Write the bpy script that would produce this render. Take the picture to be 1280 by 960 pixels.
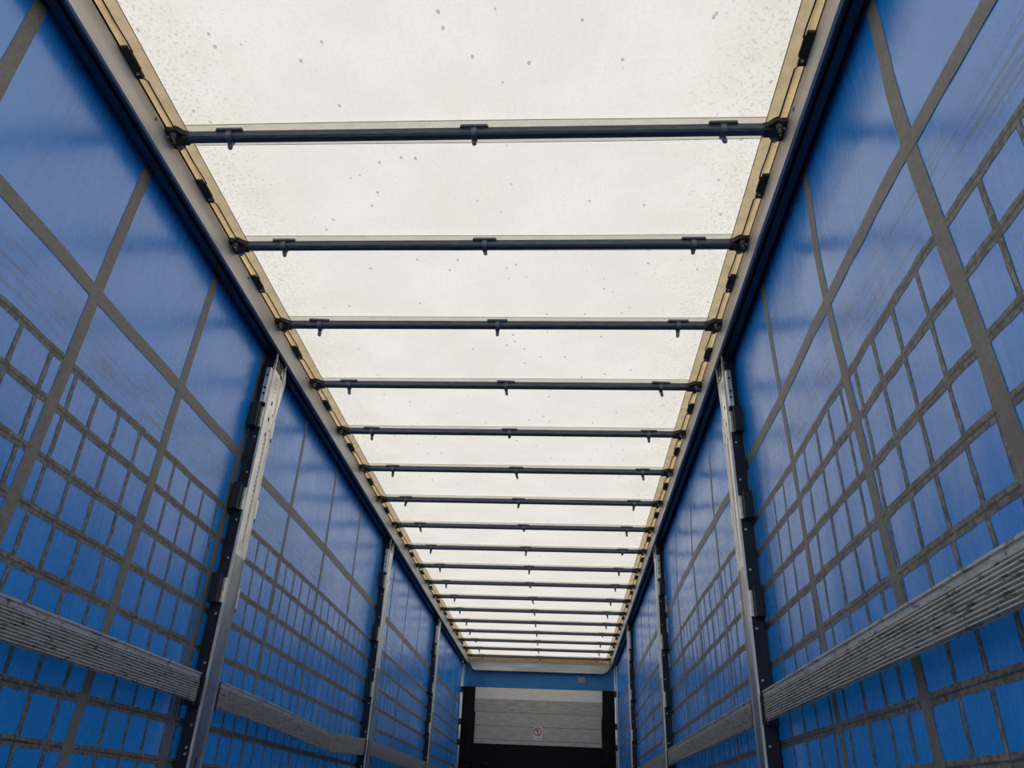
import bpy, bmesh, math, random
from mathutils import Vector, Matrix
random.seed(7)
for o in list(bpy.data.objects): bpy.data.objects.remove(o)
scene = bpy.context.scene
COL = scene.collection
PI = math.pi

# ------------------------------------------------------------------ camera
RIGHT = Vector((0.997792, 0.054104, 0.038522)).normalized()
FWD = Vector((-0.066004, 0.872315, 0.484468)).normalized()
UP = RIGHT.cross(FWD).normalized()
camd = bpy.data.cameras.new('camera'); cam = bpy.data.objects.new('camera', camd); COL.objects.link(cam)
camd.sensor_width = 36.0; camd.lens = 967.338 * 36 / 1280; camd.clip_start = 0.02; camd.clip_end = 400
R = Matrix((RIGHT, UP, -FWD)).transposed()
cam.matrix_world = Matrix.Translation((0.3643, 0, 0.4225)) @ R.to_4x4()
scene.camera = cam

# ------------------------------------------------------------------ light
world = bpy.data.worlds.new('sky'); scene.world = world; world.use_nodes = True
nt = world.node_tree; nt.nodes.clear()
wo = nt.nodes.new('ShaderNodeOutputWorld'); bg = nt.nodes.new('ShaderNodeBackground')
tc = nt.nodes.new('ShaderNodeTexCoord'); sp = nt.nodes.new('ShaderNodeSeparateXYZ')
cr = nt.nodes.new('ShaderNodeValToRGB')
cr.color_ramp.elements[0].position = 0.0; cr.color_ramp.elements[0].color = (0.16, 0.168, 0.176, 1)
cr.color_ramp.elements[1].position = 1.0; cr.color_ramp.elements[1].color = (1.0, 1.0, 1.0, 1)
nt.links.new(tc.outputs['Generated'], sp.inputs[0]); nt.links.new(sp.outputs['Z'], cr.inputs[0])
nt.links.new(cr.outputs[0], bg.inputs[0]); bg.inputs[1].default_value = 2.5
nt.links.new(bg.outputs[0], wo.inputs[0])
vs = scene.view_settings
vs.view_transform = 'Standard'; vs.look = 'None'; vs.gamma = 1; vs.use_curve_mapping = False
vs.exposure = 0.08

# ------------------------------------------------------------------ materials
def mat(name, col, rough=.5, metal=0., spec=.5, build=None):
    m = bpy.data.materials.new(name); m.use_nodes = True
    n = m.node_tree; b = n.nodes['Principled BSDF']
    b.inputs['Base Color'].default_value = (*col, 1); b.inputs['Roughness'].default_value = rough
    b.inputs['Metallic'].default_value = metal; b.inputs['Specular IOR Level'].default_value = spec
    if build: build(n, b)
    return m
def N(n, t, **k):
    x = n.nodes.new(t)
    for a, v in k.items(): setattr(x, a, v)
    return x
def coords(n, scale=(1, 1, 1), which='Object'):
    t = N(n, 'ShaderNodeTexCoord'); mp = N(n, 'ShaderNodeMapping'); mp.inputs['Scale'].default_value = scale
    n.links.new(t.outputs[which], mp.inputs[0]); return mp.outputs[0]
def noise(n, vec, scale, detail=4, rough=.55, dist=0.):
    x = N(n, 'ShaderNodeTexNoise'); x.inputs['Scale'].default_value = scale; x.inputs['Detail'].default_value = detail
    x.inputs['Roughness'].default_value = rough; x.inputs['Distortion'].default_value = dist
    n.links.new(vec, x.inputs['Vector']); return x.outputs[0]
def rng(n, v, a, b, c=0., d=1.):
    x = N(n, 'ShaderNodeMapRange'); x.interpolation_type = 'SMOOTHSTEP'
    n.links.new(v, x.inputs[0])
    for i, q in enumerate((a, b, c, d)): x.inputs[i + 1].default_value = q
    return x.outputs[0]
def math_(n, op, a, b=None):
    x = N(n, 'ShaderNodeMath', operation=op)
    for i, q in enumerate((a, b)):
        if q is None: continue
        if isinstance(q, (int, float)): x.inputs[i].default_value = q
        else: n.links.new(q, x.inputs[i])
    return x.outputs[0]
def mixc(n, f, a, b):
    x = N(n, 'ShaderNodeMix', data_type='RGBA')
    if isinstance(f, (int, float)): x.inputs[0].default_value = f
    else: n.links.new(f, x.inputs[0])
    for i, q in ((6, a), (7, b)):
        if isinstance(q, tuple): x.inputs[i].default_value = (*q, 1)
        else: n.links.new(q, x.inputs[i])
    return x.outputs[2]
def mottled(c1, c2, scale, lo=.35, hi=.65, stretch=(1, 1, 1), bump=0.):
    def f(n, b):
        v = coords(n, stretch); z = noise(n, v, scale)
        n.links.new(mixc(n, rng(n, z, lo, hi), c1, c2), b.inputs['Base Color'])
        if bump:
            bp = N(n, 'ShaderNodeBump'); bp.inputs['Strength'].default_value = bump; bp.inputs['Distance'].default_value = .002
            n.links.new(z, bp.inputs['Height']); n.links.new(bp.outputs[0], b.inputs['Normal'])
    return f

def translucent(name, diffuse_fn, tcol, mixf, rough=.6):
    """cloth that passes light: diffuse front mixed with a translucent lobe"""
    m = bpy.data.materials.new(name); m.use_nodes = True; n = m.node_tree
    b = n.nodes['Principled BSDF']; out = n.nodes['Material Output']
    b.inputs['Roughness'].default_value = rough; b.inputs['Specular IOR Level'].default_value = .25
    tr = N(n, 'ShaderNodeBsdfTranslucent'); mx = N(n, 'ShaderNodeMixShader'); mx.inputs[0].default_value = mixf
    c, t = diffuse_fn(n, b)
    if c is not None: n.links.new(c, b.inputs['Base Color'])
    if t is not None: n.links.new(t, tr.inputs[0])
    else: tr.inputs[0].default_value = (*tcol, 1)
    n.links.new(b.outputs[0], mx.inputs[1]); n.links.new(tr.outputs[0], mx.inputs[2]); n.links.new(mx.outputs[0], out.inputs[0])
    return m

def tarp_fn(n, b):
    v = coords(n)
    s = N(n, 'ShaderNodeSeparateXYZ'); n.links.new(v, s.inputs[0])
    ax = math_(n, 'ABSOLUTE', s.outputs[0])
    edge = rng(n, ax, .62, 1.12)
    cloud = noise(n, v, 2.2, 5); cloud2 = noise(n, coords(n, (9, 2, 1)), 6, 4)
    base = mixc(n, rng(n, cloud, .3, .7), (.675, .645, .59), (.725, .70, .645))
    base = mixc(n, rng(n, cloud2, .45, .8, 0, .35), base, (.62, .60, .555))
    # fine woven grain
    g = noise(n, v, 70, 3); base = mixc(n, rng(n, g, .35, .75, 0, .22), base, (.54, .525, .48))
    # dirt droplets: mid roof sparse, thick by the edges
    vo = N(n, 'ShaderNodeTexVoronoi'); vo.inputs['Scale'].default_value = 21; n.links.new(coords(n, (1, .7, 1)), vo.inputs['Vector'])
    cellr = N(n, 'ShaderNodeSeparateColor'); n.links.new(vo.outputs['Color'], cellr.inputs[0])
    pick = rng(n, math_(n, 'MULTIPLY', cellr.outputs[0], 1.0), .74, .77)
    dot = math_(n, 'MULTIPLY', rng(n, math_(n, 'ADD', vo.outputs['Distance'], math_(n, 'MULTIPLY', g, .12)), .16, .22, 1, 0), pick)
    base = mixc(n, math_(n, 'MULTIPLY', dot, .7), base, (.27, .26, .25))
    sp_ = noise(n, v, 75, 6, .65)
    thr = math_(n, 'ADD', sp_, math_(n, 'MULTIPLY', edge, .11))
    spot = rng(n, thr, .63, .72)
    base = mixc(n, math_(n, 'MULTIPLY', spot, .5), base, (.40, .36, .29))
    stain = math_(n, 'MULTIPLY', edge, rng(n, noise(n, v, 7, 4), .4, .7))
    base = mixc(n, math_(n, 'MULTIPLY', stain, .3), base, (.60, .54, .42))
    return base, base
M = {}
M['tarp'] = translucent('white_tarp', tarp_fn, (1, 1, 1), .62)
def beige_fn(c1, c2):
    def f(n, b):
        z = noise(n, coords(n, (1, 1, 1)), 14, 5); z2 = noise(n, coords(n), 90, 2)
        c = mixc(n, rng(n, z, .35, .7), c1, c2)
        c = mixc(n, rng(n, z2, .5, .8, 0, .25), c, tuple(q * .5 for q in c2))
        return c, c
    return f
M['edge_band'] = translucent('beige_edge_band', beige_fn((.80, .665, .465), (.66, .54, .36)), (1, 1, 1), .7)
M['edge_hem'] = translucent('yellowed_edge_hem', beige_fn((.78, .62, .385), (.66, .51, .31)), (1, 1, 1), .75)
M['pocket'] = translucent('bow_pocket_cloth', beige_fn((.90, .87, .80), (.84, .81, .74)), (1, 1, 1), .72)
M['seam'] = mat('black_cord', (.012, .012, .014), .7)
M['bow'] = mat('dark_navy_paint', (.055, .07, .10), .38, build=mottled((.050, .065, .098), (.085, .10, .135), 20, stretch=(1, 6, 6)))
M['black'] = mat('black_plastic', (.012, .013, .016), .45)
M['clip'] = mat('dark_grey_plastic', (.12, .14, .17), .45)
M['bolt'] = mat('zinc_bolt', (.55, .55, .52), .3, .8)
M['brass'] = mat('yellow_zinc_bolt', (.55, .40, .16), .35, .8)
M['rail'] = mat('weathered_aluminium', (.5, .49, .46), .45, .35, build=mottled((.72, .68, .63), (.54, .51, .475), 3.0, .3, .7, (1, .5, 5)))
M['track'] = mat('navy_coated_track', (.012, .03, .075), .35, .1, build=mottled((.010, .028, .075), (.018, .04, .09), 5, stretch=(1, .3, 1)))
M['gap'] = mat('shaded_gap', (.006, .008, .012), .8)  # near-black colour standing in for shade inside the rail's groove and gap
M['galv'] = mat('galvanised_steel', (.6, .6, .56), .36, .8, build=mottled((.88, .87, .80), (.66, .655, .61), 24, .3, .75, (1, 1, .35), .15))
M['galv_dark'] = mat('darker_zinc_steel', (.4, .4, .4), .34, .8, build=mottled((.40, .42, .43), (.28, .30, .31), 24, .3, .75, (1, 1, .35), .1))  # zinc steel in a darker tone, for the lower length of the face
M['flange'] = mat('dark_navy_steel', (.010, .014, .030), .5, spec=.3, build=mottled((.008, .012, .028), (.02, .026, .045), 9, stretch=(1, 1, .3)))

def slat_fn(n, b):
    v = coords(n, (1, .12, 1)); z = noise(n, v, 60, 5, .7)
    z2 = noise(n, coords(n, (1, .8, 2.6)), 30, 5, .75)
    c = mixc(n, rng(n, z, .3, .7), (.78, .76, .71), (.56, .55, .52))
    c = mixc(n, rng(n, z2, .55, .63, 0, .85), c, (.07, .075, .09))
    n.links.new(c, b.inputs['Base Color'])
    n.links.new(rng(n, z2, .4, .7, .34, .6), b.inputs['Roughness'])
M['slat'] = mat('ribbed_aluminium', (.4, .4, .4), .4, .55, build=slat_fn)

def curtain_fn(n, b):
    v = coords(n); s = N(n, 'ShaderNodeSeparateXYZ'); n.links.new(v, s.inputs[0])
    cl = noise(n, coords(n, (1, 1, .35)), 3.0, 4)
    c = mixc(n, rng(n, cl, .3, .7), (.005, .195, .64), (.010, .235, .75))
    # chalky rubs in fine diagonal strokes
    mp = N(n, 'ShaderNodeMapping'); t = N(n, 'ShaderNodeTexCoord'); n.links.new(t.outputs['Object'], mp.inputs[0])
    mp.inputs['Rotation'].default_value = (.5, 0, 0); mp.inputs['Scale'].default_value = (1, 9, 1.0)
    rub = noise(n, mp.outputs[0], 5, 6, .7)
    patch = noise(n, v, 1.7, 3)
    ru = math_(n, 'MULTIPLY', rng(n, rub, .5, .78), rng(n, patch, .42, .7))
    c = mixc(n, math_(n, 'MULTIPLY', ru, .22), c, (.22, .36, .60))
    # dark scuffs running lengthwise just above the reinforced grid
    sc = noise(n, coords(n, (1, .35, 14)), 9, 4, .7, .3)
    band = math_(n, 'MULTIPLY', rng(n, s.outputs[2], 1.69, 1.73), rng(n, s.outputs[2], 1.80, 1.93, 1, 0))
    c = mixc(n, math_(n, 'MULTIPLY', math_(n, 'MULTIPLY', rng(n, sc, .49, .60), band), .9), c, (.010, .025, .07))
    fl = noise(n, coords(n, (1, 1.6, 1)), 24, 3)
    c = mixc(n, rng(n, fl, .72, .78, 0, .5), c, (.01, .03, .10))
    r = math_(n, 'ADD', rng(n, rub, .3, .8, .19, .30), rng(n, patch, .3, .7, 0, .06)); n.links.new(r, b.inputs['Roughness'])
    b.inputs['Specular IOR Level'].default_value = 1.0
    bp = N(n, 'ShaderNodeBump'); bp.inputs['Strength'].default_value = .25; bp.inputs['Distance'].default_value = .004
    n.links.new(noise(n, coords(n, (1, 3, .8)), 5, 3), bp.inputs['Height']); n.links.new(bp.outputs[0], b.inputs['Normal'])
    return c, None
M['curtain'] = translucent('blue_curtain_pvc', curtain_fn, (.006, .23, .72), .11)
M['curtain'].node_tree.nodes['Principled BSDF'].inputs['Specular IOR Level'].default_value = 1.0; M['curtain'].node_tree.nodes['Principled BSDF'].inputs['IOR'].default_value = 1.72
def strap_fn(c1, c2, line=False, edges=False):
    def f(n, b):
        z = noise(n, coords(n, (1, 1, 1)), 55, 3, .7); z2 = noise(n, coords(n), 6, 3)
        c = mixc(n, rng(n, z, .38, .62), c1, c2)
        c = mixc(n, rng(n, z2, .4, .8, 0, .4), c, tuple(q * .6 for q in c2))
        uv = N(n, 'ShaderNodeUVMap'); s = N(n, 'ShaderNodeSeparateXYZ'); n.links.new(uv.outputs[0], s.inputs[0])
        d = math_(n, 'ABSOLUTE', math_(n, 'SUBTRACT', s.outputs[0], .5))
        zz = math_(n, 'MULTIPLY', math_(n, 'SUBTRACT', noise(n, coords(n), 30, 3), .5), .35)
        if line: c = mixc(n, rng(n, math_(n, 'ADD', d, zz), .04, .13, .85, 0), c, (.035, .034, .034))
        if edges: c = mixc(n, rng(n, math_(n, 'ADD', d, zz), .24, .44, 0, .8), c, (.03, .036, .05))
        n.links.new(c, b.inputs['Base Color'])
    return f
M['strap'] = mat('grey_webbing', (.13, .12, .11), .5, spec=.45, build=strap_fn((.235, .22, .195), (.18, .17, .15), edges=False))
M['band'] = mat('grey_weld_band', (.1, .1, .1), .5, spec=.45, build=strap_fn((.27, .26, .24), (.10, .097, .09), line=True))
M['thin'] = mat('grey_weld_strip', (.1, .1, .1), .5, spec=.45, build=strap_fn((.30, .29, .27), (.09, .088, .08), edges=True))
M['strap_light'] = mat('pale_grey_webbing', (.25, .25, .24), .5)

def wood_fn(c1, c2):
    def f(n, b):
        z = noise(n, coords(n, (1.2, 1, 14)), 5, 5, .65, .4); z2 = noise(n, coords(n, (9, 1, 1.5)), 4, 4, .7)
        c = mixc(n, rng(n, z, .3, .72), c1, c2)
        c = mixc(n, rng(n, z2, .56, .72, 0, .45), c, (.12, .12, .11))
        n.links.new(c, b.inputs['Base Color'])
    return f
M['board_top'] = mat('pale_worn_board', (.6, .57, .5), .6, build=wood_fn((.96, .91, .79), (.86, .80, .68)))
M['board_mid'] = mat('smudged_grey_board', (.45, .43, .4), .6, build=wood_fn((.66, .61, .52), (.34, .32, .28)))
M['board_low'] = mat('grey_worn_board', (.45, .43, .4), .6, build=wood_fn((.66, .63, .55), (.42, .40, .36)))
M['bulk_black'] = mat('black_bulkhead_steel', (.010, .010, .011), .7, spec=.2, build=mottled((.004, .004, .005), (.010, .010, .011), 5))
def scuff_fn(n, b):
    z = noise(n, coords(n, (1, 1, 3.2)), 5.5, 5, .6)
    n.links.new(mixc(n, rng(n, z, .70, .74), (.006, .006, .007), (.35, .35, .34)), b.inputs['Base Color'])
M['kick'] = mat('scuffed_black_kickboard', (.01, .01, .01), .7, spec=.2, build=scuff_fn)
M['bulk_blue'] = mat('blue_fascia_paint', (.012, .10, .36), .45, build=mottled((.012, .17, .42), (.02, .21, .50), 3, stretch=(1, 1, 2)))
M['header'] = mat('grey_header_aluminium', (.5, .5, .47), .5, .2, build=mottled((.70, .69, .64), (.50, .49, .46), 2.5, stretch=(.6, 1, 5)))
M['white'] = mat('white_sticker', (.75, .73, .72), .5)
M['red'] = mat('red_print', (.45, .03, .05), .5)
M['ink'] = mat('dark_print', (.05, .03, .04), .5)
M['plate'] = mat('dull_type_plate', (.38, .34, .33), .5)
M['floor'] = mat('dark_plywood_floor', (.10, .08, .06), .6, build=mottled((.11, .09, .07), (.05, .045, .04), 5, stretch=(3, .4, 1)))
M['ground'] = mat('asphalt', (.13, .13, .13), .9, build=mottled((.14, .14, .14), (.09, .09, .09), 4))

# ------------------------------------------------------------------ mesh helpers
def link(name, bm, m, parent=None, smooth=False, loc=None, rot=None):
    me = bpy.data.meshes.new(name); bm.normal_update(); bm.to_mesh(me); bm.free()
    o = bpy.data.objects.new(name, me); COL.objects.link(o)
    me.materials.append(M[m] if isinstance(m, str) else m)
    if smooth:
        for p in me.polygons: p.use_smooth = True
    if parent: o.parent = parent
    if loc: o.location = loc
    if rot: o.rotation_euler = rot
    return o
def tag(o, label=None, cat=None, group=None, kind=None):
    if label: o['label'] = label
    if cat: o['category'] = cat
    if group: o['group'] = group
    if kind: o['kind'] = kind
    return o
def thing(name, label, cat, loc=(0, 0, 0), group=None):
    o = bpy.data.objects.new(name, None); COL.objects.link(o); o.location = loc; o.empty_display_size = .1
    return tag(o, label, cat, group)
def copy_tree(o, parent=None):
    c = o.copy(); COL.objects.link(c)
    if parent: c.parent = parent
    for ch in list(o.children): copy_tree(ch, c)
    return c
def box(bm, x0, x1, y0, y1, z0, z1, bev=0.):
    r = bmesh.ops.create_cube(bm, size=1)
    for v in r['verts']: v.co = Vector(((x0 + x1) / 2 + v.co.x * abs(x1 - x0), (y0 + y1) / 2 + v.co.y * abs(y1 - y0), (z0 + z1) / 2 + v.co.z * abs(z1 - z0)))
    if bev:
        es = list({e for v in r['verts'] for e in v.link_edges})
        bmesh.ops.bevel(bm, geom=es, offset=bev, segments=2, affect='EDGES', profile=.6)
def cyl(bm, p, axis, r, h, seg=14, r2=None):
    q = Vector((0, 0, 1)).rotation_difference(Vector(axis)).to_matrix().to_4x4()
    bmesh.ops.create_cone(bm, cap_ends=True, segments=seg, radius1=r, radius2=r if r2 is None else r2, depth=h, matrix=Matrix.Translation(p) @ q)
def prism(bm, pts, fn, a, b, caps=True):
    """outline pts (u,v) swept from a to b; fn(u,v,t)->xyz"""
    A = [bm.verts.new(fn(u, v, a)) for u, v in pts]; B = [bm.verts.new(fn(u, v, b)) for u, v in pts]
    n = len(pts)
    for i in range(n): bm.faces.new((A[i], A[(i + 1) % n], B[(i + 1) % n], B[i]))
    if caps: bm.faces.new(A[::-1]); bm.faces.new(B)
    bmesh.ops.recalc_face_normals(bm, faces=bm.faces)
def ring(bm, c, r0, r1, y0, y1, seg=36):
    vs_ = []
    for k in range(seg):
        a = 2 * PI * k / seg; ca, sa = math.cos(a), math.sin(a)
        vs_.append([bm.verts.new((c[0] + r * ca, y, c[1] + r * sa)) for r, y in ((r0, y0), (r1, y0), (r1, y1), (r0, y1))])
    for k in range(seg):
        a, b = vs_[k], vs_[(k + 1) % seg]
        for j in range(4): bm.faces.new((a[j], a[(j + 1) % 4], b[(j + 1) % 4], b[j]))
    bmesh.ops.recalc_face_normals(bm, faces=bm.faces)

# ------------------------------------------------------------------ dimensions (metres, floor = 0)
RX, RZ0, RZ1 = 1.18, 2.578, 2.70
CX = 1.27
YEND = 13.42
BOWY = [2.105 + .6617 * i for i in range(18)]
POSTY = [3.54, 6.80, 10.06]
TZ = 2.722

# ------------------------------------------------------------------ setting
bm = bmesh.new(); box(bm, -60, 60, -60, 80, -1.4, -1.2); tag(link('ground', bm, 'ground'), kind='structure')
bm = bmesh.new(); box(bm, -1.235, 1.235, -.05, 13.5, -.12, 0); tag(link('floor', bm, 'floor'), kind='structure')
bm = bmesh.new(); box(bm, -1.275, 1.275, 13.56, 13.60, -.12, 2.70)
tag(link('wall_front', bm, 'bulk_black'), kind='structure')

# ------------------------------------------------------------------ roof rails
for s, side in ((-1, 'left'), (1, 'right')):
    t = thing('roof_rail', 'long %s roof rail, grey inner face over a dark navy curtain track' % ('left-hand' if s < 0 else 'right-hand'), 'rail', (s * RX, 0, RZ0), 'roof rails')
    def P(x0, x1, z0, z1, bm, y0=-.02, y1=13.50, bev=0.): box(bm, s * x0, s * x1, y0, y1, z0 - RZ0, z1 - RZ0, bev)
    bm = bmesh.new(); P(0, .012, RZ0, RZ1, bm); P(0, .115, RZ1 - .012, RZ1, bm); P(.107, .115, 2.53, RZ1 - .01, bm)
    link('rail_face', bm, 'rail', t)
    bm = bmesh.new(); P(.0125, .024, RZ0 - .006, 2.66, bm, bev=.002); P(.036, .066, RZ0 - .012, 2.66, bm, bev=.004)
    link('curtain_track', bm, 'track', t)
    bm = bmesh.new(); P(.024, .036, RZ0 + .012, 2.66, bm); P(.066, .106, RZ0 + .03, 2.66, bm)
    link('groove_shade', bm, 'gap', t)  # fills the track groove and curtain gap, shade put into its colour
    for y in [1.0 + .6617 * 1.5 * k for k in range(12)]:
        bm = bmesh.new(); cyl(bm, Vector((s * -.0005, y, .085)), (s, 0, 0), .006, .006, 8); link('rivet', bm, 'clip', t)

# ------------------------------------------------------------------ roof tarpaulin
tp = thing('roof_tarpaulin', 'translucent white sliding roof tarpaulin stretched over the dark bows', 'tarpaulin', (0, 0, TZ))
bm = bmesh.new()
nx, ny = 40, 200
ys = [-.02 + (YEND + .03) * j / ny for j in range(ny + 1)]
def tarpz(x, y):
    return .004 * math.sin(x * 5.1 + y * 1.3) * math.sin(y * 9.495 + .8) + .002 * math.sin(x * 17 + y * 3)
g = [[bm.verts.new((-1.195 + 2.39 * i / nx, y, tarpz(-1.195 + 2.39 * i / nx, y))) for i in range(nx + 1)] for y in ys]
for j in range(ny):
    for i in range(nx): bm.faces.new((g[j][i], g[j][i + 1], g[j + 1][i + 1], g[j + 1][i]))
link('tarp_sheet', bm, 'tarp', tp, True)
# pockets sewn under the tarp round each bow
def strip_xy(bm, xs, y0f, y1f, z):
    a = [bm.verts.new((x, y0f(x), z)) for x in xs]; b = [bm.verts.new((x, y1f(x), z)) for x in xs]
    for i in range(len(xs) - 1): bm.faces.new((a[i], a[i + 1], b[i + 1], b[i]))
for k, by in enumerate(BOWY):
    bm = bmesh.new(); p1, p2 = random.uniform(0, 6), random.uniform(0, 6)
    w = .032
    xs = [-1.115 + 2.23 * i / 30 for i in range(31)]
    strip_xy(bm, xs, lambda x: by - .008 - w - .004 * math.sin(x * 1.6 + p1), lambda x: by + .068 + .003 * math.sin(x * 2.1 + p2), -.012)
    link('bow_pocket', bm, 'pocket', tp)
    bm = bmesh.new()   # stitched hem edges of the pocket
    strip_xy(bm, xs, lambda x: by - .008 - w - .004 * math.sin(x * 1.6 + p1), lambda x: by - .0055 - w - .004 * math.sin(x * 1.6 + p1), -.014)
    strip_xy(bm, xs, lambda x: by + .0655 + .003 * math.sin(x * 2.1 + p2), lambda x: by + .068 + .003 * math.sin(x * 2.1 + p2), -.014)
    link('pocket_stitching', bm, 'clip', tp)
CLIPY = [1.765] + [(BOWY[i] + BOWY[i + 1]) / 2 - .022 for i in range(17)]
for s in (-1, 1):
    bm = bmesh.new()
    def ribbon_x(x0, x1, z, bm, y0=-.02, y1=YEND):
        n = 60
        a = [bm.verts.new((s * x0, y0 + (y1 - y0) * j / n, z)) for j in range(n + 1)]; b = [bm.verts.new((s * x1, y0 + (y1 - y0) * j / n, z)) for j in range(n + 1)]
        for j in range(n): bm.faces.new((a[j], a[j + 1], b[j + 1], b[j]))
    ribbon_x(1.108, 1.160, -.016, bm); link('edge_band', bm, 'edge_band', tp)
    bm = bmesh.new(); ribbon_x(1.1075, 1.1105, -.0175, bm); link('edge_stitching', bm, 'clip', tp)
    bm = bmesh.new(); ribbon_x(1.155, 1.196, -.021, bm); link('edge_hem', bm, 'edge_hem', tp)
    # dark cord that jogs round each clip
    bm = bmesh.new()
    pts = [(1.150, -.02)]
    for cy in [1.765 - .6617 * 2, 1.765 - .6617] + CLIPY:
        pts += [(1.150, cy - .16), (1.1465, cy - .08), (1.147, cy - .04), (1.152, cy - .035), (1.166, cy + .055), (1.160, cy + .072), (1.151, cy + .084)]
    pts += [(1.150, YEND)]
    hw = .0030
    va = [bm.verts.new((s * (x - hw), y, -.0245)) for x, y in pts]; vb = [bm.verts.new((s * (x + hw), y, -.0245)) for x, y in pts]
    vc = [bm.verts.new((s * x, y, -.028)) for x, y in pts]
    for i in range(len(pts) - 1):
        bm.faces.new((va[i], va[i + 1], vc[i + 1], vc[i])); bm.faces.new((vc[i], vc[i + 1], vb[i + 1], vb[i]))
    link('tension_cord', bm, 'seam', tp)
    for cy in CLIPY:
        bm = bmesh.new(); box(bm, s * 1.153, s * 1.180, cy - .066, cy + .066, -.036, -.020, .003)
        box(bm, s * 1.147, s * 1.156, cy - .050, cy + .030, -.034, -.024, .002)
        c = link('edge_clip', bm, 'black', tp)
        bm = bmesh.new(); cyl(bm, Vector((s * 1.163, cy + .040, -.038)), (0, 0, 1), .0055, .006, 10)
        link('bolt', bm, 'bolt', c)

bm = bmesh.new(); box(bm, -1.10, 1.10, 13.405, 13.411, -.098, -.004); link('end_flap', bm, 'edge_hem', tp)
# ------------------------------------------------------------------ roof bows
def hook_bm(tail, lean, plate):
    bm = bmesh.new()
    # band hugging the tube from below: U outline in (y,z)
    o = [(-.0265, .024), (-.0265, -.014), (-.020, -.0225), (.018, -.0225), (.0235, -.014), (.0235, .024)]
    i_ = [(.017, .022), (.017, -.012), (.012, -.0165), (-.015, -.0165), (-.0195, -.012), (-.0195, .022)]
    prism(bm, o + i_, lambda u, v, t: (t, u, v), -.0105, .0105)
    # tail tongue below
    prism(bm, [(-.010, -.019), (.010, -.019), (.009 + lean, -.019 - tail), (.001 + lean, -.025 - tail), (-.007 + lean, -.019 - tail)],
          lambda u, v, t: (u, t, v), .006, .016)
    # long flange lying on the tarp behind the bow
    prism(bm, [(-.055, 0), (-.050, -.012), (.050, -.012), (.055, 0), (.045, .006), (-.048, .006)] if plate == 0 else [(-.055, .004), (-.052, -.018), (.052, -.008), (.055, .002)],
          lambda u, v, t: (u, -.022 + v * .8, t), .012, .021)
    return bm
def bow(y, label, k):
    t = thing('roof_bow', label, 'roof bow', (0, y, 2.68), 'steel bows carrying the roof tarpaulin')
    bm = bmesh.new(); prism(bm, [(-.014, -.0165), (.011, -.0165), (.0165, -.010), (.0165, .014), (.012, .020), (-.016, .020), (-.0205, .015), (-.0205, -.009)],
                            lambda u, v, tt: (tt, u, v), -1.125, 1.125)
    link('tube', bm, 'bow', t)
    for xx in (-.935, .012, .95):
        bm = hook_bm(random.choice((.012, .030, .034, .038)) if k > 1 else random.choice((.014, .020, .026)), random.uniform(-.006, .010), random.choice((0, 0, 1)))
        link('clip', bm, 'clip', t, loc=(xx + random.uniform(-.012, .012), 0, 0))
    for s in (-1, 1):
        bm = bmesh.new()
        prism(bm, [(1.178, -.046), (1.178, .050), (1.150, .052), (1.138, .046), (1.128, .030), (1.095, .021), (1.088, .014), (1.088, -.018), (1.115, -.027), (1.130, -.044), (1.145, -.052), (1.158, -.044)],
              lambda u, v, tt: (s * u, v, tt), -.006, .016)
        box(bm, s * 1.10, s * 1.15, -.021, .019, -.020, .018, .003)
        c = link('carriage', bm, 'black', t)
        for dx, dy in ((1.150, -.028), (1.148, .030)):
            bm = bmesh.new(); cyl(bm, Vector((s * dx, dy, -.014)), (0, 0, 1), .012, .016); link('roller', bm, 'clip', c)
        for (dx, dy, r, mm) in ((1.150, -.028, .005, 'bolt'), (1.158, -.004, .008, 'brass'), (1.165, .012, .006, 'brass'), (1.148, .030, .004, 'bolt'), (1.167, -.030, .003, 'bolt')):
            bm = bmesh.new(); cyl(bm, Vector((s * dx, dy, -.024 if mm == 'bolt' else -.010)), (0, 0, 1), r, .006, 8); link('bolt', bm, mm, c)
    return t
ORD = ['nearest the viewer, widest in view', 'second from the viewer', 'third from the viewer', 'fourth from the viewer', 'fifth from the viewer', 'sixth from the viewer', 'seventh from the viewer', 'eighth from the viewer', 'ninth from the viewer',
       'tenth from the viewer', 'eleventh from the viewer', 'eighth from the front wall', 'seventh from the front wall', 'sixth from the front wall', 'fifth from the front wall', 'fourth from the front wall', 'third from the front wall', 'second from the front wall']
ORD[11:] = ['seventh from the front wall', 'sixth from the front wall', 'fifth from the front wall', 'fourth from the front wall', 'third from the front wall', 'second from the front wall', 'last one, right against the grey front header']
for k, y in enumerate(BOWY):
    bow(y, 'dark navy roof bow with three clips, ' + ORD[k], k)

# ------------------------------------------------------------------ side curtains
def gauss(x, c, w): return math.exp(-((x - c) / w) ** 2)
def disp(s, y, z):
    """inward bulge of the curtain"""
    zz = max(0., min(1., (2.62 - z) / .4))
    d = .0018 * math.sin(y * 7.3 + z * .8 + s) + .0008 * math.sin(y * 17.1 - z * 1.7 + 2 * s) + .002 * math.sin(z * 4 + y * 1.1)
    if s > 0:
        d += .026 * gauss(y, 1.9, .9) * gauss(z, 2.05, .45) + .008 * gauss(y, 1.7, 1.2) * gauss(z, 1.3, .5)
        d += .020 * gauss(y, 5.3, 1.2) * gauss(z, 1.9, .5) + .010 * gauss(y, 8.4, 1.0) * gauss(z, 1.8, .5)
        d += .0012 * math.sin(y * 31 + z * 2) * gauss(z, 1.5, .5)
    else:
        d += .008 * gauss(y, 5.2, 1.1) * gauss(z, 1.7, .5)
    for py in POSTY: d *= 1 - .8 * gauss(y, py + .06, .35)
    return d * zz
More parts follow.
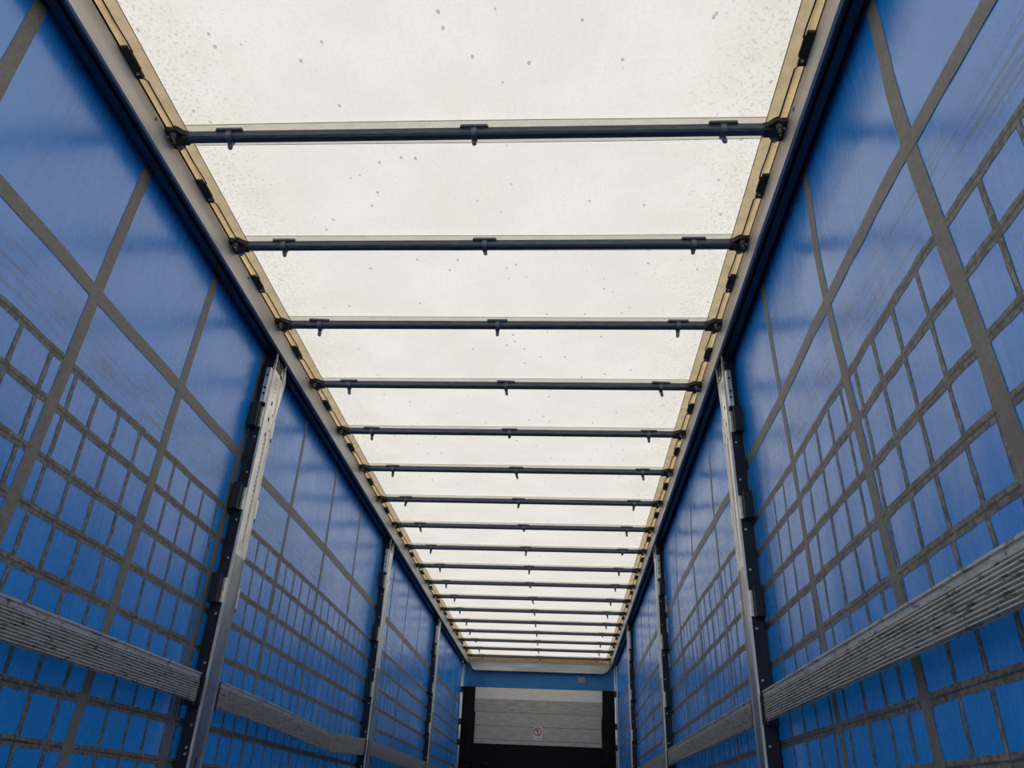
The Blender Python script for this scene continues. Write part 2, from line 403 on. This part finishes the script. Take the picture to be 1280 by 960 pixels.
def make_curtain(s, label):
    t = thing('side_curtain', label, 'curtain', (s * CX, 0, 0), 'blue side curtains')
    def pt(y, z, off=0.): return (-s * (disp(s, y, z) + off), y, z)
    bm = bmesh.new(); NY, NZ = 620, 72
    ya = [-.02 + 13.47 * j / NY for j in range(NY + 1)]; za = [-.25 + 2.86 * i / NZ for i in range(NZ + 1)]
    g = [[bm.verts.new(pt(y, z)) for z in za] for y in ya]
    for j in range(NY):
        for i in range(NZ): bm.faces.new((g[j][i], g[j + 1][i], g[j + 1][i + 1], g[j][i + 1]) if s < 0 else (g[j][i], g[j][i + 1], g[j + 1][i + 1], g[j + 1][i]))
    link('curtain_sheet', bm, 'curtain', t, True)
    def ribbon(name, m, path, w, off, jit, vert):
        """path: list of (y,z); w full width"""
        bm = bmesh.new(); uvl = bm.loops.layers.uv.new('UVMap'); L = []
        for (y, z) in path:
            a = w / 2 + random.uniform(-jit, jit); b = w / 2 + random.uniform(-jit, jit)
            if vert: L.append((bm.verts.new(pt(y - a, z, off)), bm.verts.new(pt(y, z, off + .0003)), bm.verts.new(pt(y + b, z, off))))
            else: L.append((bm.verts.new(pt(y, z - a, off)), bm.verts.new(pt(y, z, off + .0003)), bm.verts.new(pt(y, z + b, off))))
        for i in range(len(L) - 1):
            for q in (0, 1):
                f = bm.faces.new((L[i][q], L[i + 1][q], L[i + 1][q + 1], L[i][q + 1]))
                for lp, u in zip(f.loops, (q * .5, q * .5, q * .5 + .5, q * .5 + .5)): lp[uvl].uv = (u, path[i][0] + path[i][1])
        return link(name, bm, m, t)
    def vpath(y, z0, z1, st=.05, lean=0.):
        n = max(2, int((z1 - z0) / st)); return [(y + lean * (z0 + (z1 - z0) * i / n - 1.6), z0 + (z1 - z0) * i / n) for i in range(n + 1)]
    def hpath(z, y0, y1, st=.08, ph=0., amp=.003):
        n = int((y1 - y0) / st); return [(y0 + (y1 - y0) * i / n, z + amp * math.sin((y0 + (y1 - y0) * i / n) * 1.7 + ph)) for i in range(n + 1)]
    # fine vertical weld strips
    if s < 0: fine = [1.87 - .1545 * k for k in range(11, 0, -1)] + [1.87, 2.03, 2.18, 2.32, 2.47, 2.63, 2.94, 3.10, 3.25, 3.41, 3.50]
    else: fine = [1.30 - .16 * k for k in range(7, 0, -1)] + [1.30, 1.445 + .035, 1.62, 1.785, 1.94, 2.105, 2.245, 2.375, 2.53, 2.70, 2.86, 3.03, 3.19, 3.36]
    y = 3.68
    while y < 13.2: fine.append(y + random.uniform(-.012, .012)); y += .158
    fine = [q for q in fine if q > .1]
    for y in fine: ribbon('weld_strip', 'thin', vpath(y, -.2, 1.672, .035, random.uniform(-.004, .004)), .020, .0007, .0022, True)
    # horizontal weld bands
    for k, z in enumerate([1.667, 1.512, 1.342, 1.186, 1.022, .862, .708, .553, .396, .24]):
        ribbon('weld_band', 'band', hpath(z, 0, 13.4, .05, k * 1.3, .0018), .031, .0011, .0018, False)
    # broad webbing
    if s < 0: wide = [(.75, .06, .01), (1.45, .056, .004), (2.115, .056, .055), (2.805, .054, .055), (3.50, .05, .05)]
    else: wide = [(.78, .06, .02), (1.475, .060, .05), (2.175, .052, .055), (2.86, .046, .07), (3.62, .05, .04)]
    wide += [(yy, .034, .03) for yy in ((4.34, 5.11, 5.91, 6.70, 7.42, 8.22, 9.05, 9.82, 10.55, 11.3, 12.05, 12.8) if s < 0 else (4.42, 5.20, 6.00, 6.74, 7.45, 8.22, 9.02, 9.82, 10.55, 11.3, 12.05, 12.8))]
    for (y, w, lean) in wide:
        ribbon('vertical_strap', 'strap', vpath(y, -.2, 2.60, .08, lean), w, .0015, .0006, True)
        yt = y + lean * .98
        bm = bmesh.new(); box(bm, -s * .004, -s * .014, yt - .014, yt + .014, 2.575, 2.625, .003); cyl(bm, Vector((-s * .015, yt, 2.60)), (1, 0, 0), .010, .008)
        rh = link('roller_hanger', bm, 'black', t)
        bm = bmesh.new(); cyl(bm, Vector((-s * .0195, yt + .004, 2.585)), (1, 0, 0), .0035, .003, 8); link('bolt', bm, 'bolt', rh)
    for py in POSTS_:
        ribbon('reinforcing_patch', 'strap_light', vpath(py, 2.20, 2.60, .1, .02), .10, .0024, .0004, True)
    ribbon('horizontal_strap', 'strap', hpath(1.958 if s < 0 else 1.965, 0, 13.4, .08, 0, .0015), .054, .0020, .0005, False)
    return t
POSTS_ = [q + .11 for q in POSTY]
make_curtain(-1, 'blue tarpaulin side curtain with grey webbing grid, on the left side')
make_curtain(1, 'blue tarpaulin side curtain with grey webbing grid, on the right side')

# ------------------------------------------------------------------ posts
def plate_holes(w, z0, z1, holes, thick, s):
    """face plate in the Y-Z plane (local), real holes cut"""
    ys_ = sorted({0, w} | {h[0] for h in holes} | {h[1] for h in holes}); zs_ = sorted({z0, z1} | {h[2] for h in holes} | {h[3] for h in holes})
    bm = bmesh.new(); cache = {}
    def V(y, z):
        k = (round(y, 5), round(z, 5))
        if k not in cache: cache[k] = bm.verts.new((0, y, z))
        return cache[k]
    for a in range(len(ys_) - 1):
        for b in range(len(zs_) - 1):
            cy, cz = (ys_[a] + ys_[a + 1]) / 2, (zs_[b] + zs_[b + 1]) / 2
            if any(h[0] < cy < h[1] and h[2] < cz < h[3] for h in holes): continue
            bm.faces.new((V(ys_[a], zs_[b]), V(ys_[a + 1], zs_[b]), V(ys_[a + 1], zs_[b + 1]), V(ys_[a], zs_[b + 1])))
    r = bmesh.ops.extrude_face_region(bm, geom=list(bm.faces))
    for e in r['geom']:
        if isinstance(e, bmesh.types.BMVert): e.co.x += s * thick
    bmesh.ops.recalc_face_normals(bm, faces=bm.faces)
    return bm
W = .135
def make_post(s, y0, label):
    t = thing('side_post', label, 'post', (s * 1.198, y0, 0), 'steel posts between the curtain bays')
    holes = []
    z = 1.53
    while z < 2.09: holes.append((.070, .077, z, z + .017)); z += .026
    for z in (2.10, 2.19, 2.285): holes.append((.064, .082, z, z + .024))
    for z in (2.145, 2.235): holes.append((.105, .115, z, z + .014))
    for z in (2.335, 2.36, 2.385, 2.41, 2.435): holes.append((.070, .077, z, z + .009))
    holes.append((.066, .080, .46, .58))
    # raised near lip and rolled far lip on both lengths of the face
    for nm, za, zb, mm in (('slotted_plate', 1.46, 2.47, 'galv'), ('face_plate', 0, 1.46, 'galv_dark')):
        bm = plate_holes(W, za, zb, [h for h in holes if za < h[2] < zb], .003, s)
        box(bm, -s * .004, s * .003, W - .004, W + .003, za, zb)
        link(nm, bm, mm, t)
    bm = bmesh.new(); box(bm, -s * .007, s * .004, -.003, .004, 0, 2.47); link('edge_lip', bm, 'galv', t)
    bm = bmesh.new()
    box(bm, -s * .0045, -s * .0005, .084, .090, 1.50, 2.10)
    link('rib', bm, 'galv', t)
    bm = bmesh.new(); box(bm, s * .004, s * .058, -.002, .004, 0, 2.52); box(bm, s * .004, s * .056, W - .004, W + .006, 0, 2.50); box(bm, s * .054, s * .058, 0, W, 0, 2.5)
    link('side_flange', bm, 'flange', t)
    for z in (2.065, 1.868, 1.62, 1.43, 1.17, .955, .70, .612, .587, .35):
        bm = bmesh.new(); cyl(bm, Vector((s * .020, -.005, z)), (0, 1, 0), .0055, .006, 8); link('bolt', bm, 'bolt', t)
    # brackets that take the ends of the slats
    for z in (.775, 1.215, 1.665, 2.115):
        for side in (0, 1):
            bm = bmesh.new()
            if side == 0:
                box(bm, s * .018, s * .060, -.045, -.002, z, z + .135, .002); pm = 'flange'
            else: box(bm, s * .004, s * .050, W + .006, W + .042, z, z + .125, .002); pm = 'flange'
            pk = link('slat_pocket', bm, pm, t)
            bm = bmesh.new()
            if side == 0: box(bm, s * .001, s * .017, -.012, -.002, z + .005, z + .12, .002); box(bm, s * .003, s * .012, -.016, -.010, z + .03, z + .055, .001); box(bm, s * .003, s * .012, -.016, -.010, z + .075, z + .095, .001)
            else: box(bm, -s * .002, s * .006, W + .003, W + .030, z + .01, z + .115, .002)
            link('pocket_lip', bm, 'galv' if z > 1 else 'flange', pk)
    # cranked head up to the rail
    bm = bmesh.new()
    prism(bm, [(.0, 2.46), (W, 2.46), (W + .065, 2.585), (.03, 2.585)], lambda u, v, tt: (s * (tt + .004 + max(0, v - 2.46) * .12), u, v), 0, .004)
    box(bm, -s * .006, s * .002, .004, .010, 2.46, 2.575); box(bm, -s * .006, s * .002, W + .01, W + .016, 2.46, 2.575)
    link('head_bracket', bm, 'galv', t)
    bm = bmesh.new(); prism(bm, [(W, 2.04), (W + .012, 2.04), (W + .085, 2.50), (W + .06, 2.56), (W, 2.50)], lambda u, v, tt: (s * (tt + .010), u, v), 0, .003)
    link('gusset', bm, 'galv', t)
    bm = bmesh.new(); box(bm, s * .004, s * .030, -.022, .0, 2.26, 2.47, .003)
    hd = link('head_housing', bm, 'galv', t)
    for z in (2.31, 2.345, 2.42):
        bm = bmesh.new(); cyl(bm, Vector((s * .017, -.024, z)), (0, 1, 0), .006, .006, 8); link('bolt', bm, 'flange', hd)
    bm = bmesh.new(); box(bm, s * .008, s * .055, .02, W, 2.475, 2.60, .004); cyl(bm, Vector((s * .010, .05, 2.55)), (1, 0, 0), .014, .012); cyl(bm, Vector((s * .010, .11, 2.55)), (1, 0, 0), .014, .012)
    link('post_trolley', bm, 'black', t)
    return t
PL = {-1: ['galvanised steel post on the left, nearest the viewer', 'galvanised steel post on the left, middle of the three', 'galvanised steel post on the left, farthest toward the front wall'],
      1: ['galvanised steel post on the right, nearest the viewer', 'galvanised steel post on the right, middle of the three', 'galvanised steel post on the right, farthest toward the front wall']}
for s in (-1, 1):
    proto = make_post(s, POSTY[0], PL[s][0])
    for k in (1, 2):
        c = copy_tree(proto); c.location = (s * 1.198, POSTY[k], 0); c['label'] = PL[s][k]

# front corner tensioning tubes, pale with dark clamps
for s, side in ((-1, 'left'), (1, 'right')):
    t = thing('tensioning_tube', 'slim pale upright curtain tube with dark clamps in the front %s corner' % side, 'tube', (s * 1.235, 13.30, 0), 'curtain tubes in the front corners')
    bm = bmesh.new(); cyl(bm, Vector((0, 0, 1.28)), (0, 0, 1), .017, 2.56, 16); link('tube', bm, 'galv', t, True)
    for z in (.32, 1.05 + .27, 1.62, 2.10, .78):
        bm = bmesh.new(); box(bm, -.020, .020, -.020, .020, z, z + .09, .004); link('clamp', bm, 'black', t)

# ------------------------------------------------------------------ side slats
def slat_profile():
    """closed outline (x inward, z) for 12 cm ribbed hollow slat"""
    h = .118; pts = [(0, 0)]
    pts += [(.004, 0)]
    z = .004; n = 9; p = (.092 - .004) / n
    for k in range(n):
        pts += [(.002, z), (.0105, z + p * .22), (.0105, z + p * .55), (.003, z + p * .72), (.0012, z + p * .96)]; z += p
    pts += [(.0075, .093), (.0080, .110), (.012, .112), (.012, h), (0, h)]
    return pts
def make_slat(s, ya, yb, sag, label):
    t = thing('cargo_rail', label, 'rail', (s * 1.212, ya, .788), 'ribbed cargo rails between the posts')
    pr_ = slat_profile(); bm = bmesh.new(); n = 36; rows = []
    for j in range(n + 1):
        y = ya + (yb - ya) * j / n; dz, dx = sag(y)
        rows.append([bm.verts.new((-s * (u + dx), y - ya, v + dz)) for u, v in pr_])
    m_ = len(pr_)
    for j in range(n):
        for i in range(m_): bm.faces.new((rows[j][i], rows[j][(i + 1) % m_], rows[j + 1][(i + 1) % m_], rows[j + 1][i]))
    bm.faces.new(rows[0]); bm.faces.new(rows[-1][::-1]); bmesh.ops.recalc_face_normals(bm, faces=bm.faces)
    link('ribbed_profile', bm, 'slat', t)
    return t
def lin(y, P):
    for (a, u), (b, v) in zip(P, P[1:]):
        if a <= y <= b: return u + (v - u) * (y - a) / (b - a)
    return 0.
flat = lambda y: (0, 0)
bent = lambda y: (lin(y, [(3.6, 0), (4.3, -.010), (4.9, -.028), (5.6, -.052), (5.72, -.055), (6.9, 0)]), lin(y, [(3.6, 0), (5.6, .012), (5.72, .018), (6.9, 0)]))
for s in (-1, 1):
    side = 'left' if s < 0 else 'right'
    lab = ['grey ribbed aluminium cargo rail on the %s, nearest the viewer' % side,
           ('bent and sagging grey ribbed cargo rail on the left, beyond the nearest post' if s < 0 else 'grey ribbed aluminium cargo rail on the right, beyond the nearest post'),
           'grey ribbed aluminium cargo rail on the %s, beyond the middle post' % side,
           'grey ribbed aluminium cargo rail on the %s, in the last bay by the front wall' % side]
    segs = [(-.02, POSTY[0] - .050), (POSTY[0] + W + .046, POSTY[1] - .050), (POSTY[1] + W + .046, POSTY[2] - .050), (POSTY[2] + W + .046, 13.26)]
    for k, (a, b) in enumerate(segs):
        make_slat(s, a, b, bent if (s < 0 and k == 1) else flat, lab[k])

# ------------------------------------------------------------------ front wall
bm = bmesh.new()
o = [(-1.165, 2.615), (-1.165, 2.59), (-1.10, 2.49), (-1.06, 2.468), (1.04, 2.468), (1.10, 2.485), (1.165, 2.56), (1.165, 2.615)]
prism(bm, o, lambda u, v, t: (u, t, v), 13.43, 13.50)
box(bm, -1.16, 1.16, 13.415, 13.435, 2.610, 2.622); box(bm, -1.06, 1.04, 13.424, 13.434, 2.468, 2.476)
box(bm, -1.165, 1.165, 13.46, 13.50, 2.61, 2.70)
tag(link('front_header', bm, 'header'), 'grey aluminium header beam across the top of the front wall', 'beam')
bm = bmesh.new(); box(bm, -1.26, 1.26, 13.505, 13.55, 2.218, 2.60, .004)
for x in (-.55, -.30, .5, -.9): box(bm, x, x + .008, 13.500, 13.508, 2.22, 2.42)
tag(link('front_fascia', bm, 'bulk_blue'), 'blue painted fascia strip above the worn boards on the front wall', 'panel')
t = thing('bulkhead_lining', 'worn pale plank lining on the upper front wall', 'wall lining', (0, 13.50, 1.37))
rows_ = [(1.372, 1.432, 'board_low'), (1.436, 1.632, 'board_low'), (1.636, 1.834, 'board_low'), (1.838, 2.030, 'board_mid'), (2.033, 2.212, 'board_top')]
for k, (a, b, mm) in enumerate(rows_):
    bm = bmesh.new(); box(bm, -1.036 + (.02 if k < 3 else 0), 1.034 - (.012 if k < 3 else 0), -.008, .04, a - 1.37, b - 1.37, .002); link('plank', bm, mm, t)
bm = bmesh.new(); box(bm, -1.02, 1.02, 13.49, 13.55, .0, 1.366)
tag(link('kickboard', bm, 'kick'), 'scuffed black lower board on the front wall', 'panel')
for s, side in ((-1, 'left'), (1, 'right')):
    bm = bmesh.new(); box(bm, s * 1.04, s * 1.235, 13.46, 13.55, 0, 2.197, .006); box(bm, s * 1.012, s * 1.15, 13.44, 13.47, 1.10, 1.78, .012)
    box(bm, s * 1.06, s * 1.20, 13.435, 13.45, 1.52, 1.54)
    tag(link('corner_pillar', bm, 'bulk_black'), 'black steel corner pillar at the %s edge of the front wall' % side, 'pillar', 'front wall corner pillars')
# prohibition sign
t = thing('warning_sticker', 'small white no-entry pictogram sticker with red ring on the worn boards', 'sign', (.002, 13.489, 1.54))
bm = bmesh.new(); box(bm, -.070, .070, -.001, .002, -.104, .104); link('backing', bm, 'white', t)
bm = bmesh.new(); ring(bm, (0, .030), .050, .062, -.003, -.0012); link('ring', bm, 'red', t)
bm = bmesh.new(); prism(bm, [(-.042, .066), (-.034, .072), (.042, -.006), (.034, -.012)], lambda u, v, q: (u, q, v), -.0035, -.0012); link('slash', bm, 'red', t)
bm = bmesh.new(); cyl(bm, Vector((-.004, -.002, .062)), (0, 1, 0), .009, .0012, 12)
for P_ in ([(-.012, .052), (.006, .052), (.008, .026), (-.010, .026)], [(-.010, .028), (.000, .028), (-.012, .002), (-.022, .000), (-.023, -.006), (-.006, -.004)], [(.000, .028), (.008, .028), (.018, .012), (.016, -.006), (.009, -.006), (.010, .010)],
           [(-.012, .051), (-.010, .044), (-.026, .034), (-.030, .040)], [(.005, .050), (.006, .042), (.022, .040), (.024, .046)]):
    prism(bm, P_, lambda u, v, q: (u, q, v), -.0026, -.0012)
link('figure', bm, 'ink', t)
bm = bmesh.new(); box(bm, -.050, .050, -.0022, -.001, -.072, -.067); box(bm, -.064, .064, -.0022, -.001, -.100, -.096); link('border_line', bm, 'plate', t)
bm = bmesh.new(); box(bm, .642, .752, 13.4995, 13.504, 2.335, 2.42, .001)
tag(link('type_plate', bm, 'plate'), 'small dull rectangular plate on the blue fascia, right of centre', 'plate')
